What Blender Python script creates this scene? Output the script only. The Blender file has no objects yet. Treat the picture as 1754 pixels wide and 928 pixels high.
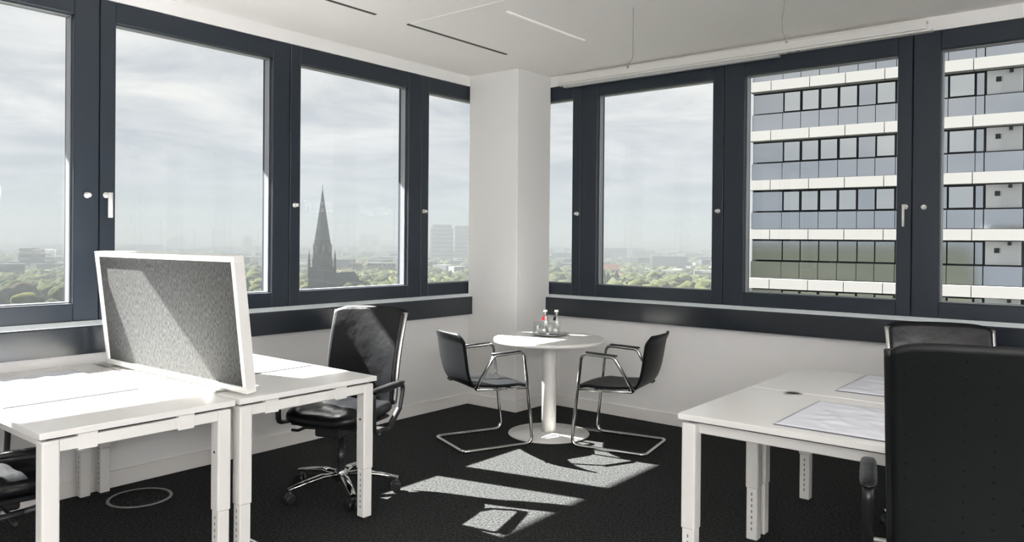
import bpy, bmesh, math, random
from mathutils import Vector, Matrix, noise

# ------------------------------------------------------------------ scene, camera, world, sun, exposure
scene = bpy.context.scene
C = scene.collection
R = math.radians
PI = math.pi

def axes(yaw, pitch, roll):
    f = Vector((-math.sin(yaw) * math.cos(pitch), math.cos(yaw) * math.cos(pitch), math.sin(pitch)))
    r = Vector((math.cos(yaw), math.sin(yaw), 0)); u = r.cross(f)
    r2 = r * math.cos(roll) + u * math.sin(roll)
    return r2, r2.cross(f), f
_r, _u, _f = axes(R(39.0903), R(-0.3138), R(0.4803))
cam_d = bpy.data.cameras.new('camera'); cam = bpy.data.objects.new('camera', cam_d); C.objects.link(cam)
M4 = Matrix.Identity(4)
for i in range(3):
    M4[i][0], M4[i][1], M4[i][2] = _r[i], _u[i], -_f[i]
M4.translation = Vector((4.5784, -5.4879, 1.45))
cam.matrix_world = M4
cam_d.sensor_width = 36.0; cam_d.lens = 1309.7 / 1754 * 36.0
cam_d.shift_y = -(464 - 418.66) / 1754.0
cam_d.clip_start = 0.05; cam_d.clip_end = 60000
scene.camera = cam

SUN_STRENGTH = 80.0
SUN_DIR = Vector((1.2, 0.30, -1.0)).normalized()
SKY_STRENGTH = 1.0
scene.view_settings.view_transform = 'Standard'
scene.view_settings.look = 'None'
scene.view_settings.gamma = 1.0
scene.view_settings.use_curve_mapping = False
scene.view_settings.exposure = 0.0
try:
    scene.cycles.diffuse_bounces = 7
    scene.cycles.max_bounces = 14
    scene.cycles.transparent_max_bounces = 24
    scene.cycles.caustics_reflective = False
    scene.cycles.caustics_refractive = False
    scene.cycles.sample_clamp_indirect = 0.0
except Exception:
    pass

world = bpy.data.worlds.new('overcast_sky'); scene.world = world; world.use_nodes = True
def N(nt, t, **k):
    n = nt.nodes.new(t)
    for a, v in k.items(): setattr(n, a, v)
    return n
nt = world.node_tree; nt.nodes.clear(); lk = nt.links.new
tc = N(nt, 'ShaderNodeTexCoord'); sep = N(nt, 'ShaderNodeSeparateXYZ'); lk(tc.outputs['Generated'], sep.inputs[0])
zc = N(nt, 'ShaderNodeMath', operation='MAXIMUM'); lk(sep.outputs[2], zc.inputs[0]); zc.inputs[1].default_value = 0.0
za = N(nt, 'ShaderNodeMath', operation='ADD'); lk(zc.outputs[0], za.inputs[0]); za.inputs[1].default_value = 0.10
dx = N(nt, 'ShaderNodeMath', operation='DIVIDE'); lk(sep.outputs[0], dx.inputs[0]); lk(za.outputs[0], dx.inputs[1])
dy = N(nt, 'ShaderNodeMath', operation='DIVIDE'); lk(sep.outputs[1], dy.inputs[0]); lk(za.outputs[0], dy.inputs[1])
cmb = N(nt, 'ShaderNodeCombineXYZ'); lk(dx.outputs[0], cmb.inputs[0]); lk(dy.outputs[0], cmb.inputs[1])
n1 = N(nt, 'ShaderNodeTexNoise'); n1.inputs['Scale'].default_value = 1.25; n1.inputs['Detail'].default_value = 7; n1.inputs['Roughness'].default_value = 0.56; n1.inputs['Distortion'].default_value = 0.5
lk(cmb.outputs[0], n1.inputs['Vector'])
ramp = N(nt, 'ShaderNodeValToRGB'); lk(n1.outputs['Fac'], ramp.inputs[0])
ramp.color_ramp.elements[0].position = 0.36; ramp.color_ramp.elements[0].color = (0.68, 0.72, 0.765, 1)
ramp.color_ramp.elements[1].position = 0.66; ramp.color_ramp.elements[1].color = (1.05, 1.04, 1.02, 1)
hz = N(nt, 'ShaderNodeMapRange'); lk(sep.outputs[2], hz.inputs[0])
hz.inputs[1].default_value = 0.0; hz.inputs[2].default_value = 0.17; hz.inputs[3].default_value = 0.85; hz.inputs[4].default_value = 0.0
mx = N(nt, 'ShaderNodeMix', data_type='RGBA'); lk(hz.outputs[0], mx.inputs[0]); lk(ramp.outputs[0], mx.inputs[6])
mx.inputs[7].default_value = (0.66, 0.715, 0.79, 1)
bg = N(nt, 'ShaderNodeBackground'); lk(mx.outputs[2], bg.inputs[0]); bg.inputs[1].default_value = SKY_STRENGTH
wo = N(nt, 'ShaderNodeOutputWorld'); lk(bg.outputs[0], wo.inputs[0])

sun_d = bpy.data.lights.new('sun', 'SUN'); sun_d.energy = SUN_STRENGTH; sun_d.angle = R(0.55); sun_d.color = (1.0, 0.97, 0.92)
sun = bpy.data.objects.new('sun', sun_d); C.objects.link(sun)
sun.rotation_euler = SUN_DIR.to_track_quat('-Z', 'Y').to_euler(); sun.location = (-8, -2, 8)

# ------------------------------------------------------------------ materials
def mat(name, col, rough=0.5, metal=0.0, spec=0.5, bump=None, vary=None, coat=0.0):
    m = bpy.data.materials.new(name); m.use_nodes = True
    t = m.node_tree; b = t.nodes['Principled BSDF']
    b.inputs['Base Color'].default_value = (*col, 1); b.inputs['Roughness'].default_value = rough
    b.inputs['Metallic'].default_value = metal; b.inputs['Specular IOR Level'].default_value = spec
    b.inputs['Coat Weight'].default_value = coat
    co = N(t, 'ShaderNodeTexCoord')
    if vary:                                   # (scale, amount): colour mottling of the thing itself
        nz = N(t, 'ShaderNodeTexNoise'); nz.inputs['Scale'].default_value = vary[0]; nz.inputs['Detail'].default_value = 4
        t.links.new(co.outputs['Object'], nz.inputs['Vector'])
        rp = N(t, 'ShaderNodeValToRGB'); t.links.new(nz.outputs['Fac'], rp.inputs[0])
        a = vary[1]
        rp.color_ramp.elements[0].position = 0.3; rp.color_ramp.elements[0].color = (*[c * (1 - a) for c in col], 1)
        rp.color_ramp.elements[1].position = 0.7; rp.color_ramp.elements[1].color = (*[c * (1 + a) for c in col], 1)
        t.links.new(rp.outputs[0], b.inputs['Base Color'])
    if bump:                                   # (scale, strength, distance)
        nb = N(t, 'ShaderNodeTexNoise'); nb.inputs['Scale'].default_value = bump[0]; nb.inputs['Detail'].default_value = 3
        t.links.new(co.outputs['Object'], nb.inputs['Vector'])
        bp = N(t, 'ShaderNodeBump'); bp.inputs['Strength'].default_value = bump[1]; bp.inputs['Distance'].default_value = bump[2]
        t.links.new(nb.outputs['Fac'], bp.inputs['Height']); t.links.new(bp.outputs[0], b.inputs['Normal'])
    return m

def glassy(name, tint, refl=0.9, rough=0.0, ior=1.45):
    m = bpy.data.materials.new(name); m.use_nodes = True; t = m.node_tree; t.nodes.clear()
    tr = N(t, 'ShaderNodeBsdfTransparent'); tr.inputs[0].default_value = (*tint, 1)
    gl = N(t, 'ShaderNodeBsdfGlossy'); gl.inputs['Color'].default_value = (refl, refl, refl, 1); gl.inputs['Roughness'].default_value = rough
    fr = N(t, 'ShaderNodeFresnel'); fr.inputs[0].default_value = ior
    ge = N(t, 'ShaderNodeNewGeometry'); fm = N(t, 'ShaderNodeMath', operation='SUBTRACT', use_clamp=True)   # reflect on the outer face only
    t.links.new(fr.outputs[0], fm.inputs[0]); t.links.new(ge.outputs['Backfacing'], fm.inputs[1])
    ms = N(t, 'ShaderNodeMixShader'); t.links.new(fm.outputs[0], ms.inputs[0]); t.links.new(tr.outputs[0], ms.inputs[1]); t.links.new(gl.outputs[0], ms.inputs[2])
    o = N(t, 'ShaderNodeOutputMaterial'); t.links.new(ms.outputs[0], o.inputs[0])
    return m

M = {}
M['wall'] = mat('white_wall_paint', (0.80, 0.792, 0.785), 0.75, bump=(180, 0.06, 0.002))
M['ceiling'] = mat('white_ceiling_paint', (0.82, 0.80, 0.775), 0.8, bump=(140, 0.05, 0.002))
M['base'] = mat('baseboard_white', (0.80, 0.785, 0.76), 0.5)
M['frame'] = mat('anthracite_frame', (0.012, 0.020, 0.031), 0.42, spec=0.5)
M['sill'] = mat('anthracite_sill', (0.020, 0.025, 0.032), 0.2, spec=0.6)
M['gasket'] = mat('grey_bead', (0.30, 0.31, 0.33), 0.35, metal=0.5)
M['pane'] = glassy('window_glass', (0.95, 0.96, 0.96))
M['chrome'] = mat('chrome', (0.75, 0.75, 0.74), 0.10, metal=1.0)
M['steel'] = mat('brushed_metal', (0.62, 0.61, 0.60), 0.28, metal=1.0)
M['desk'] = mat('white_laminate', (0.80, 0.79, 0.765), 0.32, spec=0.5)
M['desk_edge'] = mat('white_powder_coat', (0.78, 0.77, 0.745), 0.40)
M['black'] = mat('black_plastic', (0.012, 0.013, 0.015), 0.38, bump=(400, 0.08, 0.001))
M['shell'] = mat('black_shell_plastic', (0.006, 0.0068, 0.008), 0.42, spec=0.18, bump=(300, 0.06, 0.001))
M['rear_shell'] = mat('black_back_cover', (0.0045, 0.0055, 0.006), 0.5, spec=0.3, bump=(500, 0.15, 0.001))
M['leather'] = mat('black_leather', (0.006, 0.0065, 0.008), 0.33, spec=0.35, bump=(9, 0.35, 0.02))
M['rubber'] = mat('black_rubber', (0.01, 0.01, 0.01), 0.7)
M['stud'] = mat('dull_black_stud', (0.0015, 0.0015, 0.0015), 0.6, spec=0.15)
M['red'] = mat('red_plastic', (0.55, 0.02, 0.03), 0.4)
M['film'] = mat('crumpled_clear_film_over_pad', (0.84, 0.85, 0.92), 0.22, spec=0.5)
M['pad'] = mat('grey_pad_edge', (0.16, 0.16, 0.18), 0.5)
M['ring'] = mat('dull_metal_ring', (0.30, 0.30, 0.29), 0.45, metal=0.4)
M['glass'] = glassy('bottle_glass', (0.93, 0.94, 0.935), 1.0, 0.04, 1.9)
M['dark'] = mat('dark_void', (0.02, 0.02, 0.02), 0.8)
M['slot'] = mat('dark_slot', (0.05, 0.048, 0.045), 0.7)
M['blind'] = mat('white_aluminium', (0.70, 0.695, 0.67), 0.4)
M['blind_grey'] = mat('grey_blind_slats', (0.45, 0.45, 0.45), 0.5)
M['cable'] = mat('grey_cable', (0.28, 0.28, 0.27), 0.5)

# carpet: dark loop pile with fine light flecks
def carpet():
    m = bpy.data.materials.new('charcoal_loop_carpet'); m.use_nodes = True; t = m.node_tree; b = t.nodes['Principled BSDF']
    co = N(t, 'ShaderNodeTexCoord')
    v = N(t, 'ShaderNodeTexVoronoi'); v.inputs['Scale'].default_value = 130
    t.links.new(co.outputs['Object'], v.inputs['Vector'])
    nz = N(t, 'ShaderNodeTexNoise'); nz.inputs['Scale'].default_value = 75; nz.inputs['Detail'].default_value = 5; t.links.new(co.outputs['Object'], nz.inputs['Vector'])
    rp = N(t, 'ShaderNodeValToRGB'); t.links.new(nz.outputs['Fac'], rp.inputs[0])
    rp.color_ramp.elements[0].position = 0.34; rp.color_ramp.elements[0].color = (0.0085, 0.0100, 0.0106, 1)
    rp.color_ramp.elements[1].position = 0.70; rp.color_ramp.elements[1].color = (0.052, 0.053, 0.052, 1)
    t.links.new(rp.outputs[0], b.inputs['Base Color']); b.inputs['Roughness'].default_value = 0.95; b.inputs['Specular IOR Level'].default_value = 0.1
    bp = N(t, 'ShaderNodeBump'); bp.inputs['Strength'].default_value = 0.6; bp.inputs['Distance'].default_value = 0.004
    t.links.new(v.outputs['Distance'], bp.inputs['Height']); t.links.new(bp.outputs[0], b.inputs['Normal'])
    return m
M['carpet'] = carpet()

def felt():
    m = bpy.data.materials.new('grey_felt'); m.use_nodes = True; t = m.node_tree; b = t.nodes['Principled BSDF']
    co = N(t, 'ShaderNodeTexCoord'); mp = N(t, 'ShaderNodeMapping'); mp.inputs['Scale'].default_value = (1, 1, 0.35); t.links.new(co.outputs['Object'], mp.inputs[0])
    nz = N(t, 'ShaderNodeTexNoise'); nz.inputs['Scale'].default_value = 130; nz.inputs['Detail'].default_value = 6; nz.inputs['Roughness'].default_value = 0.7; t.links.new(mp.outputs[0], nz.inputs['Vector'])
    rp = N(t, 'ShaderNodeValToRGB'); t.links.new(nz.outputs['Fac'], rp.inputs[0])
    rp.color_ramp.elements[0].position = 0.32; rp.color_ramp.elements[0].color = (0.027, 0.0285, 0.028, 1)
    rp.color_ramp.elements[1].position = 0.70; rp.color_ramp.elements[1].color = (0.118, 0.119, 0.1175, 1)
    t.links.new(rp.outputs[0], b.inputs['Base Color']); b.inputs['Roughness'].default_value = 0.95; b.inputs['Specular IOR Level'].default_value = 0.1
    bp = N(t, 'ShaderNodeBump'); bp.inputs['Strength'].default_value = 0.4; bp.inputs['Distance'].default_value = 0.003
    t.links.new(nz.outputs['Fac'], bp.inputs['Height']); t.links.new(bp.outputs[0], b.inputs['Normal'])
    return m
M['felt'] = felt()

# ------------------------------------------------------------------ mesh helpers
def bm_new(): return bmesh.new()
def box(bm, a, b, bev=0.0, seg=1):
    x0, y0, z0 = a; x1, y1, z1 = b
    vs = [bm.verts.new(p) for p in ((x0, y0, z0), (x1, y0, z0), (x1, y1, z0), (x0, y1, z0), (x0, y0, z1), (x1, y0, z1), (x1, y1, z1), (x0, y1, z1))]
    fs = [bm.faces.new([vs[i] for i in q]) for q in ((3, 2, 1, 0), (4, 5, 6, 7), (0, 1, 5, 4), (1, 2, 6, 5), (2, 3, 7, 6), (3, 0, 4, 7))]
    if bev > 0:
        es = list({e for f in fs for e in f.edges})
        bmesh.ops.bevel(bm, geom=es, offset=bev, segments=seg, affect='EDGES', profile=0.5)
    return bm
def prism(bm, prof, axis, a, b):
    """polygon profile [(p,q)] swept along axis 0/1/2 from a to b"""
    def P(p, q, t):
        return (t, p, q) if axis == 0 else ((p, t, q) if axis == 1 else (p, q, t))
    v0 = [bm.verts.new(P(p, q, a)) for p, q in prof]; v1 = [bm.verts.new(P(p, q, b)) for p, q in prof]
    n = len(prof)
    bm.faces.new(v0); bm.faces.new(list(reversed(v1)))
    for i in range(n):
        j = (i + 1) % n
        bm.faces.new((v0[i], v1[i], v1[j], v0[j]))
    bmesh.ops.recalc_face_normals(bm, faces=bm.faces)
    return bm
def fillet(pts, rad, n=5):
    pts = [Vector(p) for p in pts]; out = [pts[0]]
    for i in range(1, len(pts) - 1):
        p, a, b = pts[i], pts[i - 1] - pts[i], pts[i + 1] - pts[i]
        r = rad[i] if isinstance(rad, (list, tuple)) else rad
        ang = a.angle(b)
        t = min(r / math.tan(ang / 2) if ang > 1e-3 else 0, a.length * 0.49, b.length * 0.49)
        if t < 1e-4 or abs(ang - PI) < 1e-3: out.append(p); continue
        p0 = p + a.normalized() * t; p1 = p + b.normalized() * t
        for k in range(n + 1):
            s = k / n; out.append(p0 * (1 - s) ** 2 + p * 2 * s * (1 - s) + p1 * s * s)
    out.append(pts[-1]); return out
def tube(bm, pts, r, seg=10, cap=True, sx=1.0, sy=1.0, up=None):
    pts = [Vector(p) for p in pts]; rings = []
    t0 = (pts[1] - pts[0]).normalized()
    nrm = Vector(up) if up else (Vector((0, 0, 1)) if abs(t0.z) < 0.9 else Vector((1, 0, 0)))
    for i, p in enumerate(pts):
        t = (pts[min(i + 1, len(pts) - 1)] - pts[max(i - 1, 0)])
        if t.length < 1e-9: t = t0
        t.normalize()
        nrm = (nrm - t * nrm.dot(t)).normalized(); bn = t.cross(nrm)
        rr = r[i] if isinstance(r, (list, tuple)) else r
        rings.append([bm.verts.new(p + nrm * math.cos(2 * PI * k / seg) * rr * sy + bn * math.sin(2 * PI * k / seg) * rr * sx) for k in range(seg)])
    for a, b in zip(rings, rings[1:]):
        for k in range(seg):
            bm.faces.new((a[k], a[(k + 1) % seg], b[(k + 1) % seg], b[k])).smooth = True
    if cap:
        bm.faces.new(list(reversed(rings[0]))); bm.faces.new(rings[-1])
    return bm
def lathe(bm, prof, seg=24, c=(0, 0, 0), smooth=True, close=False):
    rings = []
    for r, z in prof:
        if r < 1e-6: rings.append([bm.verts.new((c[0], c[1], c[2] + z))])
        else: rings.append([bm.verts.new((c[0] + r * math.cos(2 * PI * k / seg), c[1] + r * math.sin(2 * PI * k / seg), c[2] + z)) for k in range(seg)])
    for a, b in zip(rings, rings[1:]):
        if len(a) == 1 and len(b) == 1: continue
        for k in range(seg):
            j = (k + 1) % seg
            if len(a) == 1: f = bm.faces.new((a[0], b[k], b[j]))
            elif len(b) == 1: f = bm.faces.new((a[k], b[0], a[j]))
            else: f = bm.faces.new((a[k], a[j], b[j], b[k]))
            f.smooth = smooth
    bmesh.ops.recalc_face_normals(bm, faces=bm.faces)
    return bm
def shell(bm, fn, nu, nv, th, flip=False):
    """slab over the surface fn(u,v), u,v in 0..1; th thickness behind the surface (number or function of u,v)"""
    P = [[Vector(fn(i / nu, j / nv)) for j in range(nv + 1)] for i in range(nu + 1)]
    A = [[None] * (nv + 1) for _ in range(nu + 1)]; B = [[None] * (nv + 1) for _ in range(nu + 1)]
    for i in range(nu + 1):
        for j in range(nv + 1):
            du = P[min(i + 1, nu)][j] - P[max(i - 1, 0)][j]; dv = P[i][min(j + 1, nv)] - P[i][max(j - 1, 0)]
            n = du.cross(dv)
            n = n.normalized() if n.length > 1e-12 else Vector((0, 0, 1))
            if flip: n = -n
            t = th(i / nu, j / nv) if callable(th) else th
            A[i][j] = bm.verts.new(P[i][j]); B[i][j] = bm.verts.new(P[i][j] - n * t)
    def q(a, b, c, d):
        f = bm.faces.new((a, b, c, d)); f.smooth = True
    for i in range(nu):
        for j in range(nv):
            q(A[i][j], A[i + 1][j], A[i + 1][j + 1], A[i][j + 1]); q(B[i][j], B[i][j + 1], B[i + 1][j + 1], B[i + 1][j])
    for i in range(nu):
        q(A[i][0], B[i][0], B[i + 1][0], A[i + 1][0]); q(A[i][nv], A[i + 1][nv], B[i + 1][nv], B[i][nv])
    for j in range(nv):
        q(A[0][j], A[0][j + 1], B[0][j + 1], B[0][j]); q(A[nu][j], B[nu][j], B[nu][j + 1], A[nu][j + 1])
    bmesh.ops.recalc_face_normals(bm, faces=bm.faces)
    return bm
def cushion(bm, hx, hy, hz, c=(0, 0, 0), e=0.35, nu=28, nv=14, fn=None):
    """rounded block (superellipsoid); e small = boxier"""
    def sp(w, p): return math.copysign(abs(w) ** p, w)
    rows = []
    for j in range(nv + 1):
        ph = -PI / 2 + PI * j / nv; row = []
        for i in range(nu):
            a = 2 * PI * i / nu
            x = hx * sp(math.cos(ph), e * 1.3) * sp(math.cos(a), e); y = hy * sp(math.cos(ph), e * 1.3) * sp(math.sin(a), e); z = hz * sp(math.sin(ph), e * 1.6)
            p = Vector((x, y, z))
            if fn: p = fn(p)
            row.append(bm.verts.new(p + Vector(c)))
        rows.append(row)
    for a, b in zip(rows, rows[1:]):
        for i in range(nu):
            f = bm.faces.new((a[i], a[(i + 1) % nu], b[(i + 1) % nu], b[i])); f.smooth = True
    bmesh.ops.remove_doubles(bm, verts=bm.verts, dist=1e-5)
    bmesh.ops.recalc_face_normals(bm, faces=bm.faces)
    return bm

def obj(name, bm, m, parent=None, loc=None, rot=None, data=None):
    if data is None:
        me = bpy.data.meshes.new(name); bm.to_mesh(me); bm.free()
        me.materials.append(M[m] if isinstance(m, str) else m)
    else: me = data
    o = bpy.data.objects.new(name, me); C.objects.link(o)
    if parent: o.parent = parent
    if loc is not None: o.location = loc
    if rot is not None: o.rotation_euler = rot
    return o
def tag(o, label, cat, group=None):
    o['label'] = label; o['category'] = cat
    if group: o['group'] = group
    return o
def thing(name, label, cat, loc=(0, 0, 0), rotz=0, group=None):
    o = bpy.data.objects.new(name, None); C.objects.link(o); o.empty_display_size = 0.1
    o.location = loc; o.rotation_euler = (0, 0, rotz)
    return tag(o, label, cat, group)
def struct(name, bm, m, parent=None):
    o = obj(name, bm, m, parent)
    if parent is None: o['kind'] = 'structure'
    return o
def dup(root, loc, rotz, label, group=None):
    r = root.copy(); C.objects.link(r); r.location = loc; r.rotation_euler = (0, 0, rotz); r['label'] = label
    if group: r['group'] = group
    for ch in list(root.children):
        c = ch.copy(); C.objects.link(c); c.parent = r
        for g in ch.children:
            d = g.copy(); C.objects.link(d); d.parent = c
    return r

# ------------------------------------------------------------------ room shell
YB, XR = -8.70, 7.33              # far ends of the room behind the camera
ZC = 2.90                         # ceiling
ZF0, ZF1 = 0.975, 2.81            # window frames bottom / top
ZG0, ZG1 = 1.076, 2.69            # glass opening
CX, CY = 0.55, -0.465             # corner pillar
struct('floor', box(bm_new(), (-0.3, YB - 0.2, -0.2), (XR + 0.2, 0.3, 0.0)), 'carpet')
ceiling = struct('ceiling', box(bm_new(), (-0.3, YB - 0.2, ZC), (XR + 0.2, 0.3, ZC + 0.3)), 'ceiling')
b = box(bm_new(), (-0.3, YB, 0.0), (0.0, 0.3, ZF0 - 0.001)); box(b, (-0.3, YB, ZF1 + 0.001), (0.0, 0.3, ZC))
box(b, (-0.14, -0.0, ZF0 - 0.001), (-0.0, 0.14, ZF1 + 0.001))
struct('wall_left', b, 'wall')
b = box(bm_new(), (0.0, 0.0, 0.0), (XR, 0.3, ZF0 - 0.001)); box(b, (0.0, 0.0, ZF1 + 0.001), (XR, 0.3, ZC))
struct('wall_right', b, 'wall')
struct('wall_corner', box(bm_new(), (0.0, CY, 0.0), (CX, 0.0, ZC), 0.004), 'wall')
struct('wall_back', box(bm_new(), (-0.3, YB - 0.2, 0.0), (XR + 0.2, YB, ZC)), 'wall')
struct('wall_side', box(bm_new(), (XR, YB, 0.0), (XR + 0.2, 0.3, ZC)), 'wall')
# unseen facade ledge along both walls, added to cut the sun patches short
b = box(bm_new(), (-1.66, YB - 1, 3.2), (-0.3, 1.66, 3.55)); box(b, (-0.3, 0.3, 3.2), (XR + 1, 1.66, 3.55))
struct('sun_shade_ledge', b, 'wall')
# skirting
BH, BT = 0.098, 0.014
struct('baseboard_left', box(bm_new(), (0.0005, YB, 0.001), (BT, CY - 0.0005, BH), 0.003), 'base')
struct('baseboard_right', box(bm_new(), (CX + 0.0005, -BT, 0.001), (XR, -0.0005, BH), 0.003), 'base')
b = box(bm_new(), (BT + 0.0005, CY - BT, 0.001), (CX, CY - 0.0005, BH), 0.003); box(b, (CX + 0.0005, CY - BT, 0.001), (CX + BT, -BT - 0.0005, BH), 0.003)
struct('baseboard_corner', b, 'base')
# sills with deep dark aprons
def sill_prof(s):
    return [(s * -0.004, 0.974), (s * 0.047, 0.952), (s * 0.052, 0.944), (s * 0.052, 0.797), (s * 0.0008, 0.797), (s * 0.0008, 0.90), (s * -0.004, 0.93)]
prof = [(x + 0.0, z) for x, z in sill_prof(1)]
struct('trim_2', prism(bm_new(), prof, 1, YB, CY - 0.001), 'sill')
profr = [(-x, z) for x, z in sill_prof(1)]
struct('trim_3', prism(bm_new(), profr, 0, CX + 0.001, XR), 'sill')

M['sky_sheen'] = mat('sill_sky_sheen', (0.80, 0.85, 0.88), 0.3, metal=0.0)  # pale colour stands in for sky reflected by the dark sill
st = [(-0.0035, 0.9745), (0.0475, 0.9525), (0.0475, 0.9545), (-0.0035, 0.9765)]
obj('sill_sheen', prism(bm_new(), st, 1, YB, CY - 0.001), 'sky_sheen', bpy.data.objects['trim_2'])
obj('sill_sheen', prism(bm_new(), [(-p, q) for p, q in st], 0, CX + 0.001, XR), 'sky_sheen', bpy.data.objects['trim_3'])

# windows: one anthracite casement per bay
def rect_ring(bm, a0, a1, z0, z1, wl, wr, wb, wt, d0, d1, side, bev=0.004):
    """frame of four members in the wall plane; side 'L' (wall x=0) or 'R' (wall y=0); d depth outwards"""
    def B(p0, p1, q0, q1):
        if p1 - p0 < 1e-4 or q1 - q0 < 1e-4: return
        if side == 'L': box(bm, (-d1, p0, q0), (-d0, p1, q1), bev)
        else: box(bm, (p0, d0, q0), (p1, d1, q1), bev)
    B(a0, a0 + wl, z0, z1); B(a1 - wr, a1, z0, z1); B(a0 + wl, a1 - wr, z0, z0 + wb); B(a0 + wl, a1 - wr, z1 - wt, z1)
wn = [0]
def window(side, a0, a1, wl, wr, handle=None, knob=None):
    wn[0] += 1
    b = bm_new(); g = 0.0025
    rect_ring(b, a0 + g, a1 - g, ZF0, ZF1, wl - g, max(wr - g, 0), ZG0 - ZF0, ZF1 - ZG1, 0.01, 0.135, side)
    w = struct('window_%d' % wn[0], b, 'frame')
    i0, i1 = a0 + wl + 0.0005, a1 - wr - 0.0005
    b = bm_new(); rect_ring(b, i0, i1, ZG0 + 0.0005, ZG1 - 0.0005, 0.007, 0.007, 0.007, 0.007, 0.05, 0.10, side, 0.001)
    obj('glazing_bead', b, 'gasket', w)
    b = bm_new()
    if side == 'L': box(b, (-0.112, i0 + 0.001, ZG0 + 0.001), (-0.104, i1 - 0.001, ZG1 - 0.001))
    else: box(b, (i0 + 0.001, 0.104, ZG0 + 0.001), (i1 - 0.001, 0.112, ZG1 - 0.001))
    obj('pane', b, 'pane', w)
    def place(o, a, z):
        if side == 'L': o.matrix_local = Matrix.Translation((-0.01, a, z)) @ Matrix.Rotation(PI / 2, 4, 'Y') @ Matrix.Rotation(PI / 2, 4, 'Z')
        else: o.matrix_local = Matrix.Translation((a, 0.01, z)) @ Matrix.Rotation(PI / 2, 4, 'X')
    if knob is not None:
        b = lathe(bm_new(), [(0, 0), (0.017, 0), (0.017, 0.006), (0.011, 0.008), (0.011, 0.026), (0.013, 0.03), (0.012, 0.036), (0, 0.038)], 18)
        place(obj('lock_knob', b, 'blind', w), knob, 1.685)
    if handle is not None:
        b = lathe(bm_new(), [(0, 0), (0.017, 0), (0.017, 0.008), (0.010, 0.010), (0.010, 0.046), (0, 0.047)], 18)
        ro = obj('handle_rosette', b, 'blind', w); place(ro, handle, 1.69)
        b = bm_new(); off = 0.052
        hx = handle + (0.022 if side == 'L' else 0.0)
        if side == 'L': tube(b, [(off, handle, 1.703), (off, handle, 1.56)], 0.0115, 10, sx=1.15, sy=0.75)
        else: tube(b, [(handle, -off, 1.703), (handle, -off, 1.56)], 0.0115, 10, sx=1.15, sy=0.75)
        obj('handle_lever', b, 'blind', w)
    return w
LS = [-8.70, -7.41, -6.13, -4.855, -3.583, -2.313, -1.045]
for i in range(len(LS) - 1):
    kw = {}
    if i == 3: kw = dict(knob=-3.651)
    if i == 4: kw = dict(handle=-3.548)
    if i == 5: kw = dict(knob=-2.273)
    window('L', LS[i], LS[i + 1], 0.088, 0.138, **kw)
window('L', -1.045, -0.004, 0.092, 0.06, knob=-1.011)
window('R', 0.004, 0.871, 0.06, 0.091, knob=0.839)
RS = [0.871, 2.166, 3.457, 4.75, 6.04, 7.33]
for i in range(5):
    kw = {}
    if i == 0: kw = dict(knob=2.127)
    if i == 1: kw = dict(handle=3.42)
    if i == 2: kw = dict(knob=3.529)
    window('R', RS[i], RS[i + 1], 0.160, 0.090, **kw)

# ceiling panels, air slot
obj('panel', box(bm_new(), (0.80, -1.945, ZC - 0.008), (6.4, -0.885, ZC - 0.0005), 0.002), 'ceiling', ceiling)
obj('panel', box(bm_new(), (0.80, -3.27, ZC - 0.008), (6.4, -2.215, ZC - 0.0005), 0.002), 'ceiling', ceiling)
obj('panel', box(bm_new(), (0.80, -4.6, ZC - 0.008), (6.4, -3.54, ZC - 0.0005), 0.002), 'ceiling', ceiling)
obj('air_slot', box(bm_new(), (0.765, -1.94, ZC - 0.006), (0.787, -0.895, ZC - 0.0005)), 'slot', ceiling)
obj('air_slot', box(bm_new(), (0.765, -3.265, ZC - 0.006), (0.787, -2.22, ZC - 0.0005)), 'slot', ceiling)


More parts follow.
